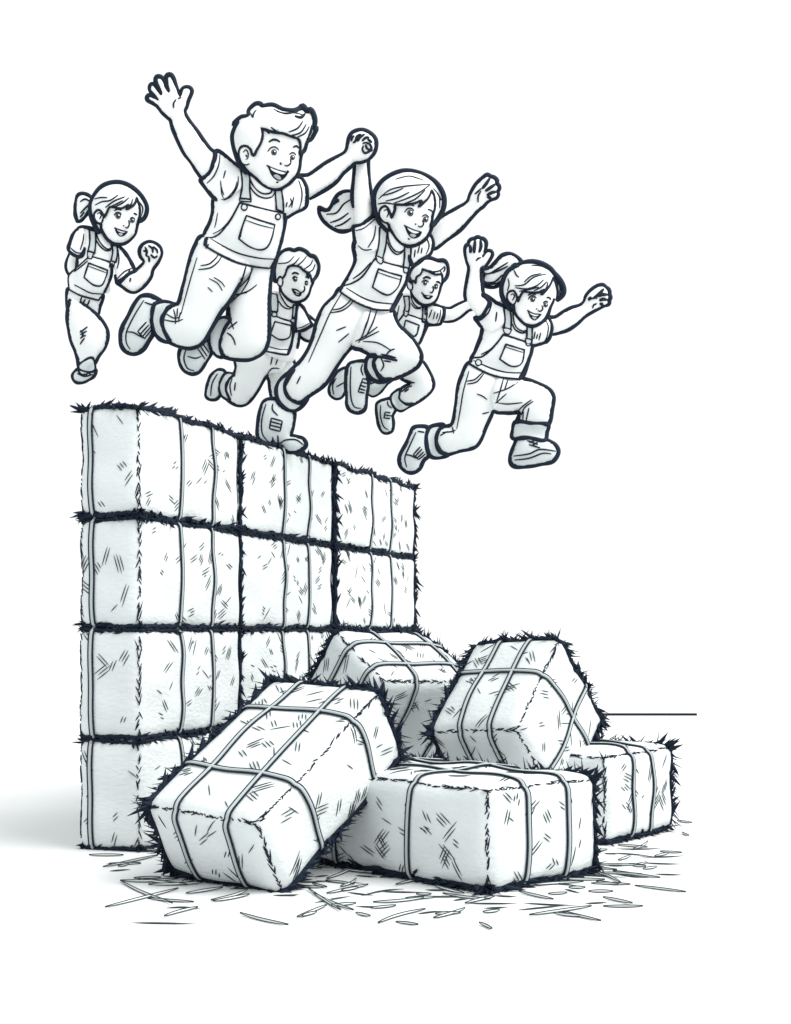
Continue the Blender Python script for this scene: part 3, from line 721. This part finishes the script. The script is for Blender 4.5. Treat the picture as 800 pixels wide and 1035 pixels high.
    f.piece('hair/ponytail', '545,262 506,205 450,175 385,189 340,235 300,278 262,292 216,286! 220,322 238,340 220,395 265,428 330,433 386,391 425,345~ 490,300~', z=-4, k=.45, w=2.1)
    f.line('hair/ponytail', '222,330 280,330 350,290 430,240|245,402 320,398 385,340|260,415 330,412 370,390|300,330 370,300 430,270', .9)
    f.line('hair/ponytail', '225,400 260,412 290,410', 2.0)
    f.piece('body', '470,565 490,640 530,702 580,742 640,752 702,722 742,672 767,602 800,530~ 810,420~ 750,340~ 640,290~ 530,310~ 440,380~ 415,480~', z=12, k=.62, w=1.9, body='skin')
    f.piece('body', '', circle=(695, 618, 24, 20), k=.45, w=0, body='skin', back=False, sm=2)
    f.piece('body', '506,505 475,470 438,482 426,522 444,562 482,578', z=14, k=.35, w=.9, body='skin')
    f.line('body', '450,505 470,495 482,515 466,548', .6)
    f.piece('hair', '462,625 415,567 384,502 384,430 410,350 450,298 530,252 610,236 690,249 762,285 802,330 848,385 877,450 872,502 822,552!^ 832,480^ 816,400^ 795,362!^ 765,430^ 702,503!^ 722,462^ 670,482^ 610,480^ 555,478^ 530,510^ 510,556!^ 498,500^ 475,469^ 438,480^ 424,510^ 434,562^ 474,592^', z=10, k=.24, w=2.2, eps=1.4)
    f.line('hair', '485,430 560,420 640,360 740,335|490,445 580,455 660,430 720,380|560,400 620,350 700,330|520,475 600,460 680,440|700,500 740,450 752,400|640,470 700,440 745,395|820,380 850,440 848,510|480,305 500,345 520,360|430,370 440,420 425,470|620,265 700,270 760,300', .8)
    f.piece('hair/hair_tie', '455,280 480,252 520,255 515,272 480,285 470,300', k=.4, w=.9, eps=.6, back=False)
    f.eye(1, (630, 540), 19, '595,540 610,515 640,512 660,530')
    f.eye(2, (736, 585), 17, '714,572 732,554 758,562')
    f.line('eyebrow#1', '590,508 620,494 655,502', .8)
    f.line('eyebrow#2', '742,524 765,526 778,542', .9)
    f.line('body', '704,588 712,618 692,637 672,628|664,612 660,622|586,626 596,636', .7)
    f.mouth('592,632! 640,655 698,662! 672,690 645,706 612,682', '600,640! 640,660 688,664! 660,676 620,666', '624,684 644,678 662,690 645,702')
    return f.finish()

for fn in (front_boy, linked_girl, curly_boy, smiling_boy, fist_girl, landing_girl): fn()

# ================================================================== hay bales
CAM = np.array([0, 0, EYE])
def bale(label, group, center, R, dims, loops, bold=1.0, light_edges=None, seed=0, strokes=1.0, all_bold=False, soft=(), wig=0.006, boldv=None, rad=0.036, bulge=0.017):
    """dims along the local axes; loops = [(axis, position)] twine bands in planes across that axis"""
    r_ = np.random.default_rng(seed + 100); bold0 = bold
    R = np.array(R, float); center = np.array(center, float); d = np.array(dims, float) / 2
    ph = r_.uniform(0, 6, 6)
    def surf(p, n=None, lift=0.0):
        p = np.asarray(p, float); q = p * d
        inn = np.clip(q, -(d - rad), d - rad); v = q - inn
        l = np.linalg.norm(v, axis=-1, keepdims=True) + 1e-9; nn = v / l
        out = inn + nn * rad
        w = 1 - p ** 2
        for a in range(3):
            b, c = (a + 1) % 3, (a + 2) % 3
            on = (np.abs(p[..., a]) > 0.999)
            bul = bulge * np.clip(w[..., b], 0, 1) ** .6 * np.clip(w[..., c], 0, 1) ** .6
            out[..., a] += np.where(on, np.sign(p[..., a]) * bul, 0)
        lump = 0.004 * (np.sin(17 * q[..., 0] + ph[0]) * np.sin(23 * q[..., 1] + ph[1]) + np.sin(29 * q[..., 2] + ph[2]) * np.sin(19 * q[..., 0] + ph[3]))
        return out + nn * (lump[..., None] + lift), nn
    W = lambda L: center + np.asarray(L) @ R.T
    g = Geo()
    # body
    idx = {}; V = []; F = []
    for a in range(3):
        b, c = (a + 1) % 3, (a + 2) % 3
        nb, nc = max(8, int(d[b] * 2 / 0.022)), max(8, int(d[c] * 2 / 0.022))
        for s in (-1, 1):
            gi = np.zeros((nb + 1, nc + 1), int)
            for i in range(nb + 1):
                for j in range(nc + 1):
                    p = [0, 0, 0]; p[a] = s; p[b] = 2 * i / nb - 1; p[c] = 2 * j / nc - 1
                    k = tuple(round(x, 5) for x in p)
                    if k not in idx: idx[k] = len(V); V.append(p)
                    gi[i, j] = idx[k]
            for i in range(nb):
                for j in range(nc):
                    f = (gi[i, j], gi[i+1, j], gi[i+1, j+1], gi[i, j+1])
                    F.append(f if s > 0 else f[::-1])
    L, _ = surf(np.array(V, float))
    g.add(list(L), F, 0)
    def spike(p0, dirv, ln, r0, m=1, bend=None):
        n = 4; t = np.linspace(0, 1, n)[:, None]
        P = p0 + dirv * ln * t + (0 if bend is None else bend * t ** 2)
        rr = r0 * np.array([0.75, 1.0, 0.65, 0.06])
        Vt, Ft = tube_geo(P, rr, 5, False, ref=(0.3, 0.4, 0.86)); g.add(list(Vt), Ft, m)
    facing = {}
    for a in range(3):
        for s in (-1, 1):
            n = R[:, a] * s; facing[(a, s)] = n @ (CAM - (center + n * d[a])) > 0
    for a in range(3):                                   # ragged straw along every edge
        b, c = (a + 1) % 3, (a + 2) % 3
        for sb in (-1, 1):
            for s_c in (-1, 1):
                fb, fc = facing[(b, sb)], facing[(c, s_c)]
                heavy = (fb != fc)
                if all_bold: heavy = True
                if (a, sb, s_c) in soft: heavy = False
                ln = d[a] * 2; bold = bold0 if (boldv is None or a != 2) else boldv
                T = np.zeros(3); T[a] = 1
                N = np.zeros(3); N[b] = sb; N[c] = s_c; N /= np.linalg.norm(N)
                Nb = np.zeros(3); Nb[b] = sb; Nc = np.zeros(3); Nc[c] = s_c
                def at(t):
                    p = np.zeros((len(t), 3)); p[:, a] = t; p[:, b] = sb; p[:, c] = s_c
                    return surf(p)[0]
                if heavy:
                    n = int(ln / 0.012); t = np.linspace(-1, 1, n)
                    P = at(t) + N * (0.003 + r_.normal(0, 0.0026, n))[:, None]
                    Vt, Ft = tube_geo(P, bold * (0.0066 + 0.0046 * r_.random(n)), 5, False, ref=N); g.add(list(Vt), Ft, 1)
                    lean = r_.choice((-1, 1))
                    for t0 in np.arange(-1, 1, 0.0125 / ln):
                        t0 = t0 + r_.normal(0, .01)
                        if r_.random() < 0.08: lean = -lean
                        p0 = at(np.array([np.clip(t0, -1, 1)]))[0] - N * 0.004
                        dr = T * lean * r_.uniform(.7, 1.1) + N * r_.uniform(.05, .75) + (Nb - Nc) * r_.normal(0, .28)
                        dr /= np.linalg.norm(dr)
                        spike(p0, dr, bold * r_.uniform(.028, .066), bold * r_.uniform(.0046, .0078), bend=N * r_.uniform(-.006, .006))
                    if not all_bold:                     # finer loose ends standing out of the fringe
                        for t0 in np.arange(-1, 1, 0.020 / ln):
                            p0 = at(np.array([np.clip(t0 + r_.normal(0, .01), -1, 1)]))[0]
                            dr = T * lean * r_.uniform(.2, 1.0) + N * r_.uniform(.35, .9) + (Nb - Nc) * r_.normal(0, .35)
                            dr /= np.linalg.norm(dr)
                            spike(p0, dr, r_.uniform(.035, .07), .0026)
                else:
                    lean = r_.choice((-1, 1))
                    for t0 in np.arange(-.96, .96, 0.019 / ln):
                        if r_.random() < .2: continue
                        if r_.random() < .12: lean = -lean
                        side = r_.choice((0, 1)); 
                        p0 = at(np.array([t0 + r_.normal(0, .012)]))[0] + N * 0.002
                        inw = -Nc if side else -Nb
                        dr = T * lean * r_.uniform(.6, 1.0) + inw * r_.uniform(.15, .6) + N * .12
                        dr /= np.linalg.norm(dr)
                        spike(p0, dr, r_.uniform(.022, .052), .0025, m=1)
    # straw marks lying on the faces
    for a in range(3):
        b, c = (a + 1) % 3, (a + 2) % 3
        for s in (-1, 1):
            n = int(strokes * d[b] * d[c] * 4 / 0.0135)
            for _ in range(n):
                pb, pc = r_.uniform(-.86, .86, 2); an = r_.choice((-1, 1)) * r_.uniform(.5, 1.3); k = r_.choice((1, 2, 2, 3)); L_ = r_.uniform(.024, .075)
                for q in range(k):
                    m_ = 5; tt = np.linspace(-.5, .5, m_)
                    p = np.zeros((m_, 3)); p[:, a] = s
                    du = np.array([math.cos(an), math.sin(an)]) * L_ * r_.uniform(.75, 1.1); off = np.array([-math.sin(an), math.cos(an)]) * q * .011 + np.array([math.cos(an), math.sin(an)]) * r_.normal(0, .006)
                    p[:, b] = np.clip(pb + (du[0] * tt + off[0]) / d[b], -.96, .96); p[:, c] = np.clip(pc + (du[1] * tt + off[1]) / d[c], -.96, .96)
                    P, _ = surf(p, lift=0.0012)
                    Vt, Ft = tube_geo(P, .0019 * np.array([.25, .8, 1, .8, .2]), 5, False, ref=np.eye(3)[a]); g.add(list(Vt), Ft, 2)
    loc = center
    o = make_obj('hay_bale', np.array(g.V) @ R.T, g.F, [HAY, INK, INKSOFT], g.M)
    o.location = center
    tag(o, label, 'hay bale', group)
    # twine
    for ax, pos in loops:
        b, c = (ax + 1) % 3, (ax + 2) % 3
        per = []
        for (u0, v0, u1, v1) in ((-1, -1, 1, -1), (1, -1, 1, 1), (1, 1, -1, 1), (-1, 1, -1, -1)):
            n = int((d[b] if u0 != u1 else d[c]) * 2 / 0.012)
            for i in range(n):
                t = i / n; per.append((u0 + (u1 - u0) * t, v0 + (v1 - v0) * t))
        per = np.array(per); p = np.zeros((len(per), 3)); p[:, ax] = pos; p[:, b] = per[:, 0]; p[:, c] = per[:, 1]
        p[:, ax] += wig / d[ax] * np.sin(np.arange(len(per)) / len(per) * 6.28 * 2 + pos * 9)
        P, N = surf(p, lift=0.0035)
        tg = Geo(); sd = np.zeros(3); sd[ax] = 1
        # flat cord of grey fibre with a dark strand on either side
        Vt, Ft = tube_geo(P, 0.0064, 6, True, ref=sd); tg.add(list(Vt), Ft, 0)
        for sg in (-1, 1):
            Vt, Ft = tube_geo(P + sd * sg * 0.0084 + N * 0.0012, 0.0031, 5, True, ref=sd); tg.add(list(Vt), Ft, 1)
        make_obj('twine', np.array(tg.V) @ R.T, tg.F, [TWINE, INK], tg.M, o)
    return o

# the stack: three columns, four rows, seen along its long side
c0 = np.array([-0.867, 4.666]); dv = np.array([0.342, 0.9397]); lv = np.array([-0.9397, 0.342])
RS = np.array([[dv[0], lv[0], 0], [dv[1], lv[1], 0], [0, 0, 1]])
zs = [4.666, 5.387, 6.272, 7.31]
loops_at = [(.36, .68), (.41, .69), (.40, .65)]
WD = 0.235; HT = 0.379
row_words = ['bottom row', 'second row from the ground', 'third row from the ground', 'top row']
col_words = ['at the left end of the stack', 'in the middle of the stack', 'at the right end of the stack']
for cI in range(3):
    s0 = (zs[cI] - 4.666) / dv[1]; s1 = (zs[cI + 1] - 4.666) / dv[1]
    for rI in range(4):
        jit = rng.normal(0, 0.004, 2)
        ctr = c0 + dv * (s0 + s1) / 2 + lv * (WD / 2 + jit[0])
        lp = [(0, 2 * f - 1) for f in loops_at[cI]] + [(1, 0.55)]
        bale('stacked upright bale, %s, %s' % (row_words[rI], col_words[cI]), 'hay bales in the tall stack',
             (ctr[0], ctr[1], HT * (rI + .5)), RS, (s1 - s0 - 0.012, WD, HT - 0.006), lp, bold=1.0 if rI == 3 else 0.72,
             seed=cI * 4 + rI, all_bold=True, soft=((2, -1, -1), (2, -1, 1), (2, 1, 1), (2, 1, -1)) if cI == 0 else ((2, 1, 1), (2, 1, -1)) if cI == 1 else ((2, 1, 1),), rad=0.02, bulge=0.012, boldv=(0.7, 0.85, 1.25)[cI], strokes=1.1, wig=0.002)

# the tumbled ones
TG = 'tumbled hay bales at the foot of the stack'
bale('big tilted bale at the front left of the heap, twine crossing on its top', TG,
     (-0.3606, 4.2502, 0.2888), [[0.5001, -0.8294, -0.249], [0.6939, 0.5558, -0.4578], [0.5181, 0.0562, 0.8535]],
     (0.688, 0.44, 0.265), [(1, .42), (1, -.44), (0, -.42), (0, .5)], seed=31, bold=1.25, strokes=1.7)
R2 = np.array([[0.7014, -0.5725, 0.4245], [0.7117, 0.5943, -0.3746], [-0.0378, 0.5649, 0.8243]])
bale('bale propped steeply on end behind the big tilted one, leaning against the stack', TG,
     np.array([-0.0591, 5.3541, 0.515]) - R2[:, 2] * 0.175 + R2[:, 0] * 0.045, R2, (0.522, 0.337, 0.692), [(1, .32), (1, -.48), (0, -.28), (0, .64)], seed=32, bold=1.15, strokes=1.7)
bale('bale tipped on its corner at the top right of the heap, above two flat bales', TG,
     (0.4446, 5.0219, 0.4041), [[0.4004, -0.8037, -0.4401], [0.6097, 0.5922, -0.5267], [0.684, -0.0575, 0.7272]],
     (0.46, 0.372, 0.43), [(1, .3), (1, -.38), (0, .22), (2, -.1)], seed=33, bold=1.2, strokes=1.9)
A = np.array([.26, 3.91]); Bq = np.array([.623, 4.32]); Cq = np.array([-.195, 4.54])
ex = np.array([-.69, .724]); ex /= np.linalg.norm(ex); ey = np.array([ex[1], -ex[0]])
L4, W4 = 0.78, 0.50
ctr = A + ex * L4 / 2 + ey * W4 / 2
bale('large flat bale lying square at the front centre, under the tipped one', TG, (ctr[0], ctr[1], 0.152),
     [[ex[0], ey[0], 0], [ex[1], ey[1], 0], [0, 0, -1]], (L4, W4, 0.30), [(0, -.22), (0, .66), (1, -.34), (1, .36)], seed=34, bold=1.2, strokes=1.6)
P5 = np.array([1.04, 5.2]); e5 = np.array([-.62, -.785]); f5 = np.array([-.785, .62])
ctr = P5 + e5 * .25 + f5 * .20
bale('low bale at the far right of the heap, half hidden by the large flat one', TG, (ctr[0], ctr[1], 0.16),
     [[e5[0], f5[0], 0], [e5[1], f5[1], 0], [0, 0, -1]], (0.50, 0.40, 0.315), [(0, .30), (0, -.28)], seed=35, bold=1.15, strokes=1.6)

# ================================================================== ground, loose straw
gm = bpy.data.meshes.new('ground'); gm.from_pydata([(-300, -60, 0), (300, -60, 0), (300, 600, 0), (-300, 600, 0)], [], [(0, 1, 2, 3)])
gm.materials.append(GROUND); go = bpy.data.objects.new('ground', gm); col.objects.link(go); tag(go, kind='structure')
# low dark bar standing in for a drawn line far behind the heap
Yk = FOC * EYE / 83.5
kv, kf = [], []
x0, x1 = 0.45 * Yk * 0.3, (705 - 400) / FOC * Yk
for (a, b, h) in ((x0, x1, .020),):
    kv = [(a, Yk, 0), (b, Yk, 0), (b, Yk + .05, 0), (a, Yk + .05, 0), (a, Yk, h), (b, Yk, h), (b, Yk + .05, h), (a, Yk + .05, h)]
    kf = [(0, 1, 5, 4), (1, 2, 6, 5), (2, 3, 7, 6), (3, 0, 4, 7), (4, 5, 6, 7)]
ke = make_obj('yard_kerb', kv, kf, [INK], smooth=False); tag(ke, kind='structure')

def gpt(u, v):
    Y = FOC * EYE / (v - HORIZON); return np.array([(u - 400) / FOC * Y, Y, 0.0])
STRAWS = '''90,866,125,866 104,878,160,866 122,892,180,890 122,892,175,915 106,919,180,900 188,905,225,899 213,912,250,901 215,913,252,906 140,890,190,896 150,896,205,894
166,928,200,919 243,925,292,937 300,929,330,917 305,928,320,924 318,905,358,922 312,900,345,922 330,905,372,896 335,917,360,915 344,898,360,890 345,902,362,899
382,935,430,921 377,914,430,909 410,910,440,909 400,896,440,886 438,930,470,920 440,926,466,925 485,935,498,941 488,924,505,922 535,927,598,918 470,905,440,897
525,903,560,911 530,897,590,893 560,890,612,891 575,899,592,899 590,880,628,894 620,882,668,889 610,909,640,915 625,871,638,866 662,867,676,864 685,831,700,833
690,843,697,846 650,880,664,878 625,856,655,858 595,903,620,903 560,925,590,928 640,860,655,852 470,915,500,908 345,880,400,884 330,890,360,877 360,925,375,928'''
sg = Geo()
def straw(a, b, wd=0.0042, z=0.002):
    n = 8; t = np.linspace(0, 1, n); dd = b - a; L = np.linalg.norm(dd); sd = np.array([-dd[1], dd[0], 0]) / (L + 1e-9)
    bow = rng.normal(0, .05) * L
    mid = a + dd * t[:, None] + sd * (np.sin(t * math.pi) * bow)[:, None] + np.array([0, 0, 1]) * z
    wv = wd * np.sin(np.clip(t * 1.0 + .02, 0, 1) * math.pi) ** .5
    r = wd * np.sin(np.clip(t * .96 + .02, 0, 1) * math.pi) ** .5
    c = mid + np.array([0, 0, 1]) * wd
    V, F = tube_geo(c, r, 6, False); sg.add(list(V), F, 0)
    for sgn in (-1, 1):
        V, F = tube_geo(c + np.array([0, 0, .8]) * (r * sgn)[:, None] - sd * (r * .55 * np.sign(sd[1] + 1e-9))[:, None], 0.0017, 5, False); sg.add(list(V), F, 1)
for tkn in STRAWS.split():
    u0, v0, u1, v1 = map(float, tkn.split(','))
    straw(gpt(u0, v0), gpt(u1, v1))
for _ in range(105):
    u = rng.uniform(95, 690); v = 862 + abs(rng.normal(0, 30)) + (12 if 200 < u < 600 else -4)
    if v > 945: continue
    p = gpt(u, v); an = rng.normal(0, .45); L = rng.uniform(.04, .17)
    q = p + np.array([math.cos(an), math.sin(an), 0]) * L
    if rng.random() < .45: straw(p, q, 0.0036, 0.002)
    else:
        t = np.linspace(0, 1, 7)[:, None]; bow = np.array([0, 1, 0]) * rng.normal(0, .08) * L * np.sin(t * math.pi)
        V, F = tube_geo(p + (q - p) * t + bow + np.array([0, 0, .003]), 0.0026 * np.array([.3, .8, 1, 1, .9, .6, .2]), 5, False); sg.add(list(V), F, 1)
so = make_obj('loose_straw', sg.V, sg.F, [STRAWM, INKSOFT], sg.M); tag(so, 'loose pale straw scattered on the ground round the bales', None, kind='stuff')

# ================================================================== light and camera
SUN_EL, SUN_AZ = 52.0, 105.0          # degrees; azimuth clockwise from the way the camera looks
w = bpy.data.worlds.new('World'); sc.world = w; w.use_nodes = True
nt = w.node_tree; bg = nt.nodes['Background']
sky = nt.nodes.new('ShaderNodeTexSky'); sky.sky_type = 'NISHITA'; sky.sun_disc = False
sky.sun_elevation = math.radians(SUN_EL); sky.sun_rotation = math.radians(SUN_AZ); sky.dust_density = 6; sky.air_density = 1; sky.ozone_density = 0
hs = nt.nodes.new('ShaderNodeHueSaturation'); hs.inputs['Saturation'].default_value = 0.1
veil = nt.nodes.new('ShaderNodeMix'); veil.data_type = 'RGBA'; veil.inputs[0].default_value = 0.93      # closed white cloud over the sky
veil.inputs[7].default_value = (7.3, 7.45, 7.5, 1)
nt.links.new(sky.outputs[0], hs.inputs['Color']); nt.links.new(hs.outputs[0], veil.inputs[6]); nt.links.new(veil.outputs[2], bg.inputs['Color'])
bg.inputs['Strength'].default_value = 0.122
sd_ = bpy.data.lights.new('sun', 'SUN'); sd_.energy = 2.8; sd_.angle = math.radians(50); sd_.color = (1, .985, .96)
so_ = bpy.data.objects.new('sun', sd_); col.objects.link(so_)
el, az = math.radians(SUN_EL), math.radians(SUN_AZ)
to_sun = Vector((math.sin(az) * math.cos(el), math.cos(az) * math.cos(el), math.sin(el)))
so_.rotation_euler = (-to_sun).to_track_quat('-Z', 'Y').to_euler(); so_.location = (6, -2, 8)

cd = bpy.data.cameras.new('camera'); cam = bpy.data.objects.new('camera', cd); col.objects.link(cam)
cam.location = (0, 0, EYE); cam.rotation_euler = (math.radians(90), 0, 0)
cd.sensor_fit = 'HORIZONTAL'; cd.sensor_width = 36; cd.lens = FOC / 800 * 36
cd.shift_y = (HORIZON - 517.5) / 800; cd.clip_end = 2000; cd.clip_start = 0.05
sc.camera = cam
vs = sc.view_settings
vs.view_transform = 'Standard'; vs.look = 'None'; vs.exposure = 0.32; vs.gamma = 1.0; vs.use_curve_mapping = False
